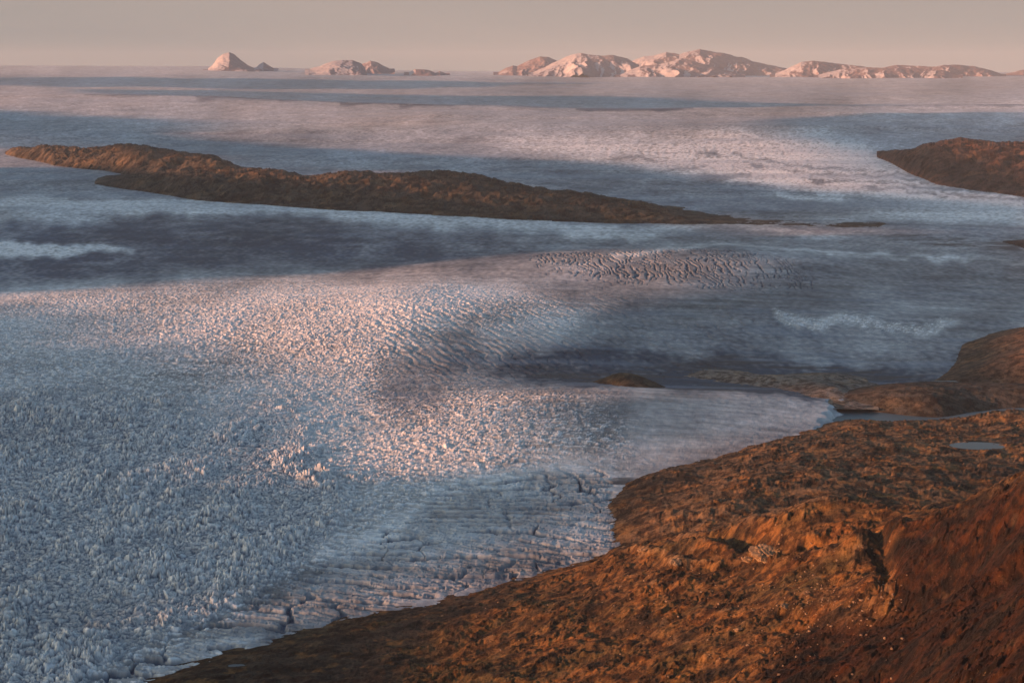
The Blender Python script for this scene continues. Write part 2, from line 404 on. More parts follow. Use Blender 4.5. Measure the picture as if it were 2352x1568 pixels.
# domain warp
nrow = int(np.searchsorted(Dr, 9200)); NR = slice(0, nrow)
Xn, Yn = X[NR], Y[NR]
wx = Xn + 16 * perlin(Xn / 55, Yn / 55, 50) + 5 * perlin(Xn / 14, Yn / 14, 52); wy = Yn + 16 * perlin(Xn / 55, Yn / 55, 51) + 5 * perlin(Xn / 14, Yn / 14, 53)
f1, f2, cid = worley(wx / 15, wy / 11.5, 1)
gap = sstep(.02, .24, f2 - f1)
cut = fbm(wx / 7.5, wy / 7, 3, 36, .6, True)
big = gap * (.2 + .8 * cid ** 1.5) * np.clip(1.1 - .7 * f1, 0, 1) * (.75 + .5 * cut)
k1, k2, kid = worley(wx / 46 + 4, wy / 44, 6)
huge = sstep(0, .3, k2 - k1) * kid ** 3 * np.clip(1.1 - 1.3 * k1, 0, 1)
g1, g2, gid = worley(wx / 9 + 9, wy / 6.5, 2)
small = sstep(0, .4, g2 - g1) * (.2 + .8 * gid ** 1.5) * np.clip(1.1 - 1.1 * g1, 0, 1)
def full(a): o = np.zeros(X.shape, np.float32); o[NR] = a; return o
ed0 = edge[NR]; rgn = rg[NR] * (1 - .85 * np.clip(sd[NR], 0, 1)); nn_ = near[NR]
chn = sstep(.40, 1.15, rgn + ed0 * .3)
patch = .35 + 1.0 * np.clip(perlin(Xn / 150, Yn / 240, 33) + .5 * perlin(Xn / 50, Yn / 80, 34) + .45, 0, 1)
sern = chn * patch * (10.5 * big + 13 * huge + 4.5 * small + 4.0 * cut - 1) * nn_
# streaked, broken surface away from the seracs
fine = fbm(wx / 27, wy / 11, 4, 60, .66)
dash = sstep(.0, .32, fine)
crn = cracks(wy + .12 * wx, wx, 38, 60, .16, 64)
midn = rgn * (1 - chn * .75)
stn = midn * nn_ * (8 * fine + 2.5 * dash - 7 * crn)
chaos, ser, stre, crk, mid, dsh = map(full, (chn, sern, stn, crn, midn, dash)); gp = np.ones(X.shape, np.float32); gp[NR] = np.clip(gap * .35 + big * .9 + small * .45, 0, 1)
# long marginal cracks
c1 = cracks(Yn - .06 * Xn, Xn, 48, 170, .22, 81, 1.5); c2 = cracks(Xn + .15 * Yn + 26 * perlin(Xn / 70, Yn / 60, 89), Yn, 72, 420, .10, 88, 1.2)
c3 = cracks(Yn + .35 * Xn, Xn, 19, 60, .14, 181, 1.0)
mc = np.maximum(np.maximum(c1, .45 * c3), c2 * sstep(-.15, .2, perlin(Xn / 300, Yn / 300, 90)))
sc = full(sstep(.25, .7, sd[NR] + ed0 * .3) * mc)
lip = full(sstep(.25, .7, sd[NR] + ed0 * .3) * 3.2 * fbm(Xn / 22, Yn / 26, 3, 185, .6))
# diagonal crevasse field
lcn = cracks(Xn + .10 * Yn + 14 * perlin(Xn / 60, Yn / 110, 191) + 5 * perlin(Xn / 190, Yn / 400, 193), Yn, 27, 200, .19, 92, 1.35)
lc = full(sstep(.15, .8, lb[NR] + ed0 * .4) * lcn)
# diagonal pressure ridges right of the bright ice
dn = .92 * Xn + .39 * Yn
dgn = np.sin(dn / 36 * 6.283 + 3.2 * perlin(Xn / 170, Yn / 330, 195) + 2.4 * perlin(Xn / 45, Yn / 90, 196))
dgr = full(np.clip(dg[NR], 0, 1) * nn_ * (1.5 * dgn * np.clip(.5 + 1.6 * perlin(Xn / 90, Yn / 240, 197), 0, 1.4) - 4 * cracks(dn, Yn, 60, 240, .12, 198)))
# distant grain, growing with the distance so it still shows
sp = np.maximum(D / 3730. * 2.2, 12.)
far = np.zeros_like(X); grn = np.zeros(X.shape, np.float32)
pxw = D / 1624.
for lam, s_ in ((22, 70), (44, 71), (88, 72), (176, 73), (352, 74), (704, 75)):
    q_ = lam / pxw
    w = sstep(1.0, 2.0, q_) * (1 - sstep(3.5, 7.5, q_)) * sstep(5000, 8500, D)
    rws = np.where(w.max(axis=1) > .003)[0]
    if len(rws) == 0: continue
    w = w * (1 - .9 * sstep(20000, 42000, D)) * (1 - .35 * sstep(11000, 18000, D))
    sl_ = slice(rws[0], rws[-1] + 1)
    nz_ = fbm(X[sl_] / lam / 1.6, Y[sl_] / (lam * .7), 2, s_, .6); grn[sl_] += (w[sl_] * nz_).astype(np.float32)
    far[sl_] += w[sl_] * .13 * lam * nz_ * (.16 + .9 * np.clip(rg[sl_], 0, 1))
Zi += ser + stre + far + lip + dgr - 11 * sc - 9 * lc
Zi -= db * 3
Zi += .5 * fbm(X / 14, Y / 20, 2, 99) * near
LAKE = Map(0.)
LAKE.poly([(1905,930),(2000,942),(2150,958),(2250,950),(2352,938),(2700,930),(2700,962),(2352,955),(2150,968),(1990,962),(1930,948)], 1., 3)
LAKE.poly([(2165,884),(2230,882),(2310,885),(2300,894),(2200,895)], 1., 3)
LK = np.clip(LAKE.get(U, V) * 1.3, 0, 1)
wob_ = 22 * perlin(X / 60, Y / 60, 301)
LK = np.maximum(LK, sstep(1905, 1950, U + wob_ + (4720 - D) * .12) * sstep(4380, 4420, D) * (1 - sstep(4880, 4920, D)))
LK = np.maximum(LK, sstep(2140, 2160, U) * (1 - sstep(2320, 2340, U)) * sstep(5030, 5060, D) * (1 - sstep(5200, 5230, D))); Zi = Zi * (1 - LK) - 14 * LK

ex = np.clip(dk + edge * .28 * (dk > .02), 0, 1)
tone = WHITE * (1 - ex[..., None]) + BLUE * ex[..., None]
tone = lerpc(tone, (.88, .89, .88), np.clip(ser / 6., 0, 1) * .85)
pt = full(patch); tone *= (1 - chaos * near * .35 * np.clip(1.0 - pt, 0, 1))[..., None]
tone *= (1 + (dsh - .42) * np.clip(mid * 2.0, 0, 1) * near * 1.15 * (1 - chaos * .5))[..., None]
fl = fbm((X + 60 * w1) / (.07 * D + 40), (Y - .10 * X + 40 * w1) / (.0035 * D * np.clip(D / 3000., 1, 4) + 6), 4, 210, .66)
fl2 = fbm((X + 60 * w1) / (.2 * D + 100), (Y - .10 * X + 60 * w1) / (.022 * D + 16), 3, 215, .6)
tone *= np.clip(1 + (.55 * fl + .75 * fl2) * (1 - chaos * .6), .3, 2.2)[..., None]
tone *= np.clip(1 + 1.5 * grn * (.5 + rg), .45, 1.8)[..., None]
tone = np.clip(tone, 0, .86)
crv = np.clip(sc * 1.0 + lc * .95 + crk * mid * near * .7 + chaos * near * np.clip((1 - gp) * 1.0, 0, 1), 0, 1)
tone = lerpc(tone, (.045, .085, .14), crv)  # blue crack ice, darkened for crevasse shade the mesh can't resolve
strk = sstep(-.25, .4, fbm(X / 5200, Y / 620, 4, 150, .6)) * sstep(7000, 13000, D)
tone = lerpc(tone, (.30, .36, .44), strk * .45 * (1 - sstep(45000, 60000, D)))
dbn = sstep(.3, .75, db + .9 * fbm((X + .3 * Y) / 300, (Y - .1 * X) / 60, 4, 55, .62) * (db > .01))
tone = lerpc(tone, (.045, .045, .05), dbn * .93)
veil = sstep(.15, .6, perlin(X / 700 + .5 * perlin(X / 300, Y / 300, 5), Y / 130, 47)) * sstep(.4, .8, dk) * near
tone = lerpc(tone, (.17, .22, .29), veil * .5)

tick('tones')
ICE = mat_ice()
nl = int(np.searchsorted(Dr, 5400)); ln = np.full(X.shape, -1e3); ln[:nl] = near_rbf(X[:nl], Y[:nl])
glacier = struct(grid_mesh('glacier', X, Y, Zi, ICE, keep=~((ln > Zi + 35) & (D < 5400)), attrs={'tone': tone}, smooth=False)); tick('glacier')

# ------------------------------------------------------------------ foreground hill
LANDM = mat_land('tundra_rock', 1.0, 2.2)
def fan(u0, u1, du, v0, v1, dv, zg):
    v = np.arange(v1, v0, -dv); Dl = (H - zg) * F / (v - YH); u = np.arange(u0, u1, du)
    U, D = np.meshgrid(u, Dl); return U, D, (U - CX) / F * D
def img(X, D, Z): return CX + F * X / D, YH + F * (H - Z) / D
PONDS = [(2245,1024,52,7),(545,1526,17,3)]
def near_surface():
    v = np.concatenate([np.arange(7400, 3900, -14), np.arange(3900, 2000, -3.6 / Q), np.arange(2000, 880, -1.75 / Q)])
    U, D = np.meshgrid(np.arange(60, 2520, 1.75 / Q), 880 * F / (v - YH)); X = (U - CX) / F * D
    Z = near_z(X, D)
    return U, D, X, Z
U2, D2, X2, Z2 = near_surface()
V2 = YH + F * (H - Z2) / D2
# level two hollows for the ponds
pond_z = []
for (pu, pv, pr, ph) in PONDS:
    k = np.argmin((U2 - pu) ** 2 + (V2 - pv) ** 2); i, j = np.unravel_index(k, Z2.shape)
    px, py, pz = X2[i, j], D2[i, j], Z2[i, j]
    ru = pr * py / F; rv = ph * py * py / F / (H - pz)
    t = np.sqrt(((X2 - px) / ru) ** 2 + ((D2 - py) / rv) ** 2) + .25 * perlin(X2 / 30, D2 / 30, 4)
    w = 1 - sstep(1.0, 1.7, t)
    Z2 = Z2 * (1 - w) + (pz - 3 * (t < 1.15)) * w
    pond_z.append((px, py, pz - .8, ru * 1.25, rv * 1.25))
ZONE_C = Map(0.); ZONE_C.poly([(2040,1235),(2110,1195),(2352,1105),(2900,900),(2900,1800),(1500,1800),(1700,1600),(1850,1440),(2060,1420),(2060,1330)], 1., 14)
ZONE_A = Map(0.); ZONE_A.poly([(1380,1260),(1600,1228),(1750,1188),(1880,1150),(1980,1150),(2100,1168),(2352,1105),(2900,900),(2900,850),(1300,850)], 1., 7)
ZONE_M = Map(0.)
ZONE_M.poly([(100,1640),(350,1560),(800,1425),(1230,1318),(1240,1340),(1000,1440),(800,1700),(100,1700)], 1., 22)
ZONE_M.poly([(1400,1165),(1450,1100),(1560,1075),(1640,1060),(1560,1120),(1440,1170)], .9, 10)
ZONE_M.poly([(2080,1090),(2352,1060),(2500,1060),(2400,1120),(2150,1110)], .8, 14)
ZONE_R = Map(0.)
ZONE_R.blob(1757,1272,45,26,1); ZONE_R.blob(1550,1290,30,18,.9); ZONE_R.blob(1620,1290,45,10,.7); ZONE_R.blob(1480,1262,50,14,.8)
ZONE_R.blob(1830,1180,110,16,.6,-8); ZONE_R.blob(1800,1395,28,22,.7); ZONE_R.blob(1700,1440,70,10,.6,-30); ZONE_R.blob(1640,1512,60,14,.6)
ZONE_R.blob(1960,1290,16,50,.6,15); ZONE_R.blob(1850,1230,60,12,.5)
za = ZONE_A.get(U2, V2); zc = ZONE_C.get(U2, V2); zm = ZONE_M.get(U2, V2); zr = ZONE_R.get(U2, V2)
XR = X2; X2 = X2 + np.clip(near_rbf(X2, D2), 0, 700) * 1.1
n1 = fbm(X2 / 240, D2 / 240, 4, 120, .6); n2 = fbm(X2 / 60, D2 / 60, 4, 130, .6)
an = math.radians(24); wq = 60 * perlin(X2 / 220, D2 / 220, 180); Xr = X2 * math.cos(an) + D2 * math.sin(an); Yr = -X2 * math.sin(an) + D2 * math.cos(an)
n3 = fbm((Xr + wq) / 120, (Yr + wq) / 42, 5, 140, .68)
n4 = fbm(X2 / 34, D2 / 34, 3, 190, .6)
c = np.broadcast_to(np.array([.34, .185, .075], np.float32), X2.shape + (3,)).copy()
c = lerpc(c, (.17, .135, .06), sstep(-.1, .35, n1) * .8)
c = lerpc(c, (.10, .05, .025), sstep(0, .3, n3) * .8 * (1 - zc))
c = lerpc(c, (.34, .25, .17), za * .75)
c = lerpc(c, (.10, .085, .075), za * sstep(.05, .35, n3) * .7)  # mottled light and shade put into the farther slope's colour
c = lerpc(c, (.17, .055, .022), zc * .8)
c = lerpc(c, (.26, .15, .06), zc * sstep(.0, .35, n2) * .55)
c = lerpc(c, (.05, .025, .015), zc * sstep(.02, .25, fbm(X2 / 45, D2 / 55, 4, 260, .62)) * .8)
c = lerpc(c, (.085, .08, .075), zm * .85)
c = lerpc(c, (.52, .36, .20), sstep(.35, .8, zr + n2 * .5) * .85)
c = lerpc(c, (.36, .27, .18), sstep(.28, .42, n2) * .5)
c = lerpc(c, (.045, .030, .020), sstep(.14, .30, n4 * .8 + .6 * n3) * .8)
n5 = fbm(X2 / 130 + .4 * n1, D2 / 75, 4, 240, .62)
c = lerpc(c, (.05, .042, .030), sstep(.10, .26, n5) * .75)
c = lerpc(c, (.55, .29, .09), sstep(.12, .30, fbm(X2 / 70, D2 / 60, 4, 250, .6)) * .5 * (1 - zc))
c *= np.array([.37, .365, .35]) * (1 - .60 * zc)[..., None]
X2 = XR
Z2 += 7 * sstep(.35, .8, zr + n2 * .5)
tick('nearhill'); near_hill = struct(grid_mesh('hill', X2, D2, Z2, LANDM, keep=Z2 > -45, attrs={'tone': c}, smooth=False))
def near_height(x, y):
    # bilinear lookup in the finished fan
    u = CX + F * x / y
    fi = np.interp(-y, -D2[::-1, 0], np.arange(D2.shape[0])[::-1]) if D2[0, 0] > D2[-1, 0] else np.interp(y, D2[:, 0], np.arange(D2.shape[0]))
    fj = np.interp(u, U2[0], np.arange(U2.shape[1]))
    return float(Z2[int(round(float(fi))), int(round(float(fj)))])

# ------------------------------------------------------------------ water
def mat_water():
    m = NT('meltwater'); m.coord()
    m.b.inputs['Base Color'].default_value = (.055, .085, .105, 1)
    m.b.inputs['Roughness'].default_value = .45; m.b.inputs['Specular IOR Level'].default_value = .18
    n = m.noise(.2, 3, .5); b = m.n('ShaderNodeBump'); b.inputs['Strength'].default_value = .15; b.inputs['Distance'].default_value = .3
    m.l(n, b.inputs['Height']); m.l(b.outputs[0], m.b.inputs['Normal'])
    return m.m
WATER = mat_water()
def water_sheet(pts):
    me = bpy.data.meshes.new('water'); me.from_pydata(pts, [], [list(range(len(pts)))])
    me.materials.append(WATER); o = bpy.data.objects.new('water', me); col.objects.link(o); return struct(o)
water_sheet([PD3(1900, 4400, -3), PD3(2700, 4400, -3), PD3(2700, 4850, -3), PD3(1900, 4850, -3)])
water_sheet([PD3(2140, 5020, -2), PD3(2340, 5020, -2), PD3(2340, 5240, -2), PD3(2140, 5240, -2)])
for (px, py, pz, ru, rv) in pond_z:
    water_sheet([(px + ru * math.cos(t), py + rv * math.sin(t), pz) for t in np.linspace(0, 2 * math.pi, 48, endpoint=False)])

# ------------------------------------------------------------------ small hills by the ice
def hill(name, ctrl, out, u0, u1, v0, v1, zg, mat, tone, seed, amp=1., dv=1.6, du=1.8, lam=320., lim=-30, dip=-50, smooth=2e-3, crest=None):
    pts = [P3(*p) if len(p) == 3 else PD3(*p[:3]) for p in ctrl] + [(lambda g: (g[0], g[1], g[2] + dip))(ground(u, v)) for u, v in out]
    r = RBF(pts, smooth)
    U, D, X = fan(u0, u1, du / Q, v0, v1, dv / Q, zg)
    Zb = zbase(U, D); Z = r(X, D)
    if seed in (250, 270): q_ = ice_at(X, D) - Zb; Z = Z + q_ + (14 if seed == 250 else 5); Zb = Zb + q_
    hgt = Z - Zb
    w = sstep(-25, 40, hgt) * .8 + .2
    Z = rough_land(X, D, Z, amp * w, seed, lam)
    if crest: Z = fit_crest(U, X, D, Z, Zb, crest)
    uu, vv = img(X, D, Z)
    c = tone(X, D, uu, vv, Z)
    return struct(grid_mesh(name, X, D, Z, mat, keep=(Z > Zb + lim), attrs={'tone': c}))

def fit_crest(U, X, D, Z, Zb, crest, it=5, off=0):
    cu = [p[0] for p in crest]; cv = [p[1] for p in crest]
    e = ((U[0] >= cu[0]) & (U[0] <= cu[-1])).astype(float); vt = np.interp(U[0], cu, cv)
    for _ in range(it):
        V = YH + F * (H - Z) / D; h_ = Z - Zb; V = np.where(h_ > np.maximum(.3 * h_.max(axis=0), 6)[None, :], V, 1e5)
        i = np.argmin(V, axis=0); j = np.arange(U.shape[1]); ok = (V[i, j] < 1e4) & (e > 0)
        zn = H - (vt - YH) * D[i, j] / F
        r = np.where(ok, np.clip((zn - Zb[i, j]) / np.maximum(Z[i, j] - Zb[i, j], 4), .5, 2), 1)
        k = np.exp(-.5 * (np.arange(-8, 9) / 3.) ** 2); k /= k.sum()
        r = np.convolve(np.pad(r, 8, mode='edge'), k, 'valid')
        Z = np.where(Z > Zb, Zb + (Z - Zb) * r[None, :], Z)
    return Z

def tone_brown(base, dark, pale, s, k=1.0):
    def f(X, D, u, v, Z):
        c = np.broadcast_to(np.array(base, np.float32), X.shape + (3,)).copy()
        c = lerpc(c, dark, sstep(-.02, .20, fbm(X / (200 * k), D / (200 * k), 5, s, .66)) * .85)
        c = lerpc(c, pale, sstep(.08, .28, fbm(X / (80 * k), D / (80 * k), 4, s + 7, .66)) * .7)
        return c * np.array([.37, .38, .41])
    return f
g = lambda u, v, h: (lambda q: (u, YH + F * (H - (q[2] + h)) / q[1], q[2] + h))(ground(u, v))
# nose of land, right edge
hill('hill', [(2225,784,6),(2300,772,32),(2352,760,60),(2500,735,110),(2270,820,14),(2352,800,60),(2205,868,5),(2240,850,14),(2352,850,40),(2352,880,8),(2500,880,15),(2500,800,100)],
     [(2170,780),(2120,840),(2140,890),(2200,740),(2352,730),(2500,700),(2300,905),(2500,905)], 2120, 2700, 690, 930, 20, LANDM,
     tone_brown((.30,.19,.12), (.16,.12,.09), (.38,.27,.18), 200), 210, .55)
# dark rounded hill between the ponds
hill('hill', [(1900,910,3),(1960,900,12),(2030,890,30),(2080,881,45),(2140,885,42),(2220,893,34),(2352,896,32),(2500,896,34),(2000,935,4),(2100,948,3),(2150,952,3),(2250,938,3),(2352,930,3),(2060,915,30),(2150,920,30),(2300,912,20),(2500,922,8)],
     [(1860,905),(1880,940),(2000,952),(2150,964),(2250,952),(2352,943),(2500,937),(2000,862),(2150,860),(2352,870),(2500,870)], 1840, 2700, 830, 1000, 20, LANDM,
     tone_brown((.16,.145,.12), (.09,.08,.07), (.24,.20,.16), 220), 230, .5, dip=-35)
# low gravel island left of it
hill('moraine', [(1630,848,4),(1700,856,5),(1770,864,6),(1850,868,10),(1930,854,5),(1820,858,8),(1880,884,8),(1920,898,6)],
     [(1600,845),(1650,837),(1750,847),(1800,844),(1860,838),(1940,840),(1990,860),(1960,900),(1850,898),(1790,881),(1720,870),(1650,858)], 1570, 2020, 800, 940, 8, LANDM,
     tone_brown((.56,.48,.40), (.34,.30,.26), (.66,.56,.45), 240), 250, .5, dip=-16, lim=-14)
# small rock island
hill('hill', [(1385,878,6),(1420,864,26),(1450,864,26),(1480,878,16),(1500,892,6),(1440,884,18),(1410,884,12),(1460,897,5)],
     [(1350,875),(1380,858),(1430,846),(1480,856),(1530,885),(1540,905),(1480,912),(1400,895)], 1330, 1580, 810, 940, 8, LANDM,
     tone_brown((.24,.18,.12), (.13,.11,.08), (.32,.25,.16), 260), 270, .35, dip=-18, lim=-14)

# ------------------------------------------------------------------ long ridge across the glacier
FARLAND = mat_land('ridge_rock', .35, 2.0)
def Dc(u, v, D): return (u, v, H - (v - YH) / F * D)
ridge = [Dc(60,346,14800),Dc(130,343,14700),Dc(210,345,14600),Dc(290,335,14500),Dc(330,345,14400),Dc(420,360,14000),Dc(500,370,13700),Dc(545,386,13300),
  Dc(600,398,12700),Dc(650,402,12500),Dc(700,409,12300),Dc(760,404,12000),Dc(850,399,11800),Dc(930,406,11600),Dc(1000,400,11500),Dc(1080,408,11300),Dc(1150,424,11100),Dc(1250,442,10900),Dc(1350,460,10600),Dc(1450,474,10400),Dc(1550,492,10200),Dc(1650,510,10000),Dc(1900,522,9750),Dc(2050,535,9600),
  Dc(300,372,13800),Dc(200,366,14100),Dc(450,395,13000),Dc(560,410,12200),Dc(400,405,12500),Dc(700,430,11500),Dc(900,440,11000),Dc(1000,450,10800),Dc(1150,465,10500),Dc(1300,480,10250),Dc(500,430,11900),Dc(600,445,11300),Dc(850,465,10800),Dc(1050,485,10400),Dc(1400,500,9950),
  g(120,372,5),g(230,398,5),g(340,410,8),g(250,426,5),g(420,452,5),g(600,474,5),g(800,490,5),g(1000,503,5),g(1200,513,5),g(1400,520,5),g(1650,524,4),g(1900,530,2)]
rout = [(20,350),(60,375),(200,415),(230,428),(400,468),(600,490),(800,505),(1000,518),(1200,530),(1400,536),(1650,537),(1900,542),(2100,548),(2130,530),(-20,335),(60,325),(200,320),(300,312),(450,330),(560,350),(700,370),(850,365),(1000,365),(1150,385),(1300,410),(1450,430),(1650,470),(1900,508)]
def tone_ridge(X, D, u, v, Z):
    c = tone_brown((.20,.165,.12), (.11,.10,.08), (.30,.24,.165), 300, 2.)(X, D, u, v, Z)
    top = sstep(120, 230, Z - zbase(u, D) + 60 * fbm(X / 500, D / 500, 3, 310))
    return lerpc(c, (.15, .09, .06), top * .6)
def ridge_hill(crest, base, k, seed, tone, back=800., rel=62., u_pad=0):
    cu = np.array([p[0] for p in crest], float); cv = np.array([p[1] for p in crest], float)
    bu = np.array([p[0] for p in base], float); bv = np.array([p[1] for p in base], float)
    us = np.arange(cu[0] - u_pad, cu[-1] + u_pad, 1.3 / Q)
    vb = np.interp(us, bu, bv); vc = np.minimum(np.interp(us, cu, cv), vb - .5)
    vc = np.convolve(np.pad(vc, 6, mode='edge'), np.ones(13) / 13, 'valid'); vj = 1.5 * perlin(us / 14., us * 0 + 3, seed) + 1.1 * perlin(us / 5., us * 0 + 3, seed + 1)
    ks = np.exp(-.5 * (np.arange(-20, 21) / 9.) ** 2); ks /= ks.sum()
    Df = np.array([D_of(a, b) for a, b in zip(us, vb)])
    Dc = Df + k * (vb - vc); Dc = np.convolve(np.pad(Dc, 20, mode='edge'), ks, 'valid')
    T = np.linspace(-.35, 2.4, 330)
    tt, _ = np.meshgrid(T, us, indexing='ij')
    wid = np.maximum(Dc - Df, 60)
    D = np.where(tt < 1, Df + tt * wid, Dc + (tt - 1) * back)
    U = np.broadcast_to(us, D.shape); X = (U - CX) / F * D
    Zb = ice_at(X, D)
    Zc = ice_at((us - CX) / F * Dc, Dc); hc = np.maximum(H - (vc - YH) / F * Dc - Zc, 0)
    tf = np.clip(tt, 0, 1); fr = 1 - (1 - tf) ** 1.35
    bk = np.exp(-((tt - 1).clip(0) * 1.5) ** 2) * 1.02 - .02
    g_ = np.where(tt < 1, fr, bk)
    Z = Zb - 5 + (hc + 5) * g_ + np.clip(hc / 60, 0, 1) * vj * Dc / F * np.exp(-((tt - 1) / .22) ** 2) - 55 * np.clip(-tt, 0, 1) - 30 * np.clip(tt - 2, 0, 1)
    warp_ = fbm(X / 90, D / 90, 3, seed + 40, .6)
    env = np.clip(hc / 120, .1, 1) * np.where(tt < 1, np.clip(4 * tf * (1 - tf), 0, 1), np.clip((tt - 1) * 2, 0, .6))
    a_ = math.radians(30); Xr = X * math.cos(a_) + D * math.sin(a_); Yr = -X * math.sin(a_) + D * math.cos(a_)
    Z = Z + env * (rel * fbm(Xr / 520, Yr / 330, 4, seed, .55, True) - rel * .2 + .45 * rel * fbm(X / 200, D / 240, 3, seed + 9, .6)) + np.clip(hc / 60, 0, 1) * (tt > 0) * (tt < 1.6) * (9 * fbm(X / 75, D / 110, 4, seed + 12, .62, True) + 16 * (worley(X / 70 + .4 * warp_, D / 60 + .4 * warp_, seed)[2] - .4))
    Z = Z - 14 * (np.exp(-((us - us[0]) / 9.)) + np.exp(-((us[-1] - us) / 9.)))
    uu, vv = img(X, D, Z)
    return struct(grid_mesh('hill', X, D, Z, FARLAND, attrs={'tone': tone(X, D, uu, vv, Z)}, smooth=False))
ridge_hill([(12,351),(40,342),(75,344),(90,338),(150,340),(200,344),(240,340),(270,335),(305,335),(340,340),(400,350),(450,359),(490,364),(525,377),(547,389),(590,404),(640,420)],
           [(0,354),(50,364),(90,372),(125,382),(175,388),(240,394),(320,410),(450,418),(600,420),(660,424)], 15, 320, tone_ridge)
ridge_hill([(205,424),(260,414),(350,404),(475,397),(550,394),(575,394),(607,392),(650,398),(710,412),(750,403),(800,396),(840,398),(875,403),(925,403),(985,397),(1040,398),(1100,407),(1175,427),(1226,437),(1276,445),(1341,447),(1376,457),(1416,466),(1456,470),(1526,485),(1601,500),(1651,506),(1726,514),(1826,514),(1901,517),(1976,525),(2060,537)],
           [(200,425),(215,424),(350,444),(450,464),(650,480),(775,490),(950,502),(1165,514),(1376,522),(1576,527),(1750,529),(1901,532),(2080,538)], 14, 720, tone_ridge)
# hill at the right, further up the glacier
ridge_hill([(2014,355),(2066,347),(2101,345),(2126,334),(2176,325),(2206,320),(2241,325),(2301,330),(2352,329),(2600,322)],
           [(2010,356),(2046,372),(2076,390),(2101,402),(2151,422),(2226,435),(2352,452),(2600,470)], 17, 350, tone_brown((.22,.13,.10), (.12,.085,.075), (.28,.19,.14), 340, 2.))
# low strip at the right edge
hill('moraine', [g(2270,560,5),g(2352,562,22),g(2500,560,40),g(2352,575,6),g(2500,580,6)],
     [(2230,556),(2270,548),(2352,545),(2500,540),(2300,576),(2352,588),(2500,598)], 2200, 2700, 500, 640, 50, FARLAND,
     tone_brown((.12,.10,.09), (.08,.07,.065), (.16,.13,.11), 360, 1.5), 370, .6, dv=.8, du=1.8, dip=-30, lim=-15)

tick('hills')
# ------------------------------------------------------------------ far mountains
def mat_mountain():
    m = NT('snowy_rock'); m.coord()
    at = m.n('ShaderNodeAttribute', attribute_name='tone').outputs['Color']
    n = m.noise(.004, 6, .65)
    c = m.mix(m.ramp(n, .4, .65), at, (.85, .84, .84, 1), 'MULTIPLY')
    m.l(c, m.b.inputs['Base Color']); m.b.inputs['Roughness'].default_value = .95; m.b.inputs['Specular IOR Level'].default_value = .1
    b = m.n('ShaderNodeBump'); b.inputs['Strength'].default_value = .5; b.inputs['Distance'].default_value = 40
    m.l(n, b.inputs['Height']); m.l(b.outputs[0], m.b.inputs['Normal'])
    return m.m
MTN = mat_mountain()
def mountain(crest, D0, depth, seed, snow, spur=.5, rock=(.21,.165,.18), lam=1500., snowlo=.0, sharp=1.0, snowdir=1.0):
    cu = np.array([p[0] for p in crest], float); cv = np.array([p[1] for p in crest], float)
    us = np.arange(cu[0] - 12, cu[-1] + 12, .8); ys = np.linspace(-depth * 1.15, depth * 1.15, 240)
    U, T = np.meshgrid(us, ys); D = D0 + T; X = (U - CX) / F * D0
    base = zbase(U, D) - 25
    vcr = np.interp(U, cu, cv)
    zc = H + (YH - vcr) / F * D0
    hgt = np.maximum(zc - base, 0)
    warp = fbm(X / lam, T / lam, 3, seed, .55)
    shiftc = depth * .22 * perlin(X / (lam * 1.6), X * 0 + seed, seed + 3)
    t = np.abs(T - shiftc) / depth
    sp = fbm(X / lam + .3 * warp, T / (lam * 3.5), 3, seed + 5, .5, True)
    t2 = t * (1.25 - spur * sp)
    g_ = np.clip(1 - t2, 0, 1) ** sharp
    Z = base - 40 + (hgt + 40) * g_
    Z += (110 * warp * .6 + 45 * fbm(X / 420, T / 420, 3, seed + 8, .6)) * np.clip(g_ * (1 - g_) * 4, 0, 1) * np.clip(hgt / 500, 0, 1.2)
    Z += 18 * fbm(X / 260, T / 260, 2, seed + 15) * np.clip(hgt / 300, 0, 1)
    Z = Z - 110 * (1 - np.clip(hgt / 90, 0, 1))
    gx = np.gradient(Z, axis=1) / np.gradient(X, axis=1); gy = np.gradient(Z, axis=0) / np.gradient(D, axis=0)
    steep = np.hypot(gx, gy)
    nn = fbm(X / 700, T / 700, 3, seed + 20, .6)
    # drifts lie on the flanks turned to the west and on gentle ground
    s = snow + snowdir * np.clip(gx * 1.6, -.5, .5) + nn * .55 - steep * .35 + snowlo * (1 - g_)
    sm = sstep(-.08, .10, s)
    c = np.broadcast_to(np.array(rock, np.float32), X.shape + (3,)).copy()
    c = lerpc(c, (.35, .35, .39), sm)
    return struct(grid_mesh('mountain', X * D / D0, D, Z, MTN, keep=Z > zbase(U, D) - 120, attrs={'tone': c}))
mountain([(478,158),(488,150),(500,133),(512,124),(527,120),(536,124),(552,137),(570,150),(584,157)], 60000, 1900, 400, .15, .35, lam=2600., sharp=.95, snowdir=2.2)
mountain([(586,157),(595,149),(605,143),(615,149),(628,157)], 61000, 900, 410, -.15, .3, lam=1200., snowdir=1.6)
mountain([(712,158),(735,152),(758,142),(785,138),(810,139),(830,146),(838,156),(842,168)], 56500, 2200, 420, .35, .3, lam=2000., sharp=.8, snowdir=1.6)
mountain([(818,157),(835,146),(852,140),(868,144),(880,151),(895,158)], 60000, 1500, 430, -.35, .4, lam=1500.)
mountain([(940,166),(955,159),(975,160),(990,163),(1000,168)], 57000, 1000, 440, -.3, .3, lam=1200.)
mountain([(1000,168),(1010,164),(1022,168)], 57500, 700, 445, -.5, .3, lam=900.)
mountain([(1145,166),(1165,155),(1178,151),(1188,152),(1215,139),(1240,130),(1260,131),(1285,143),(1330,160)], 60000, 1900, 450, -.45, .6, lam=1700.)
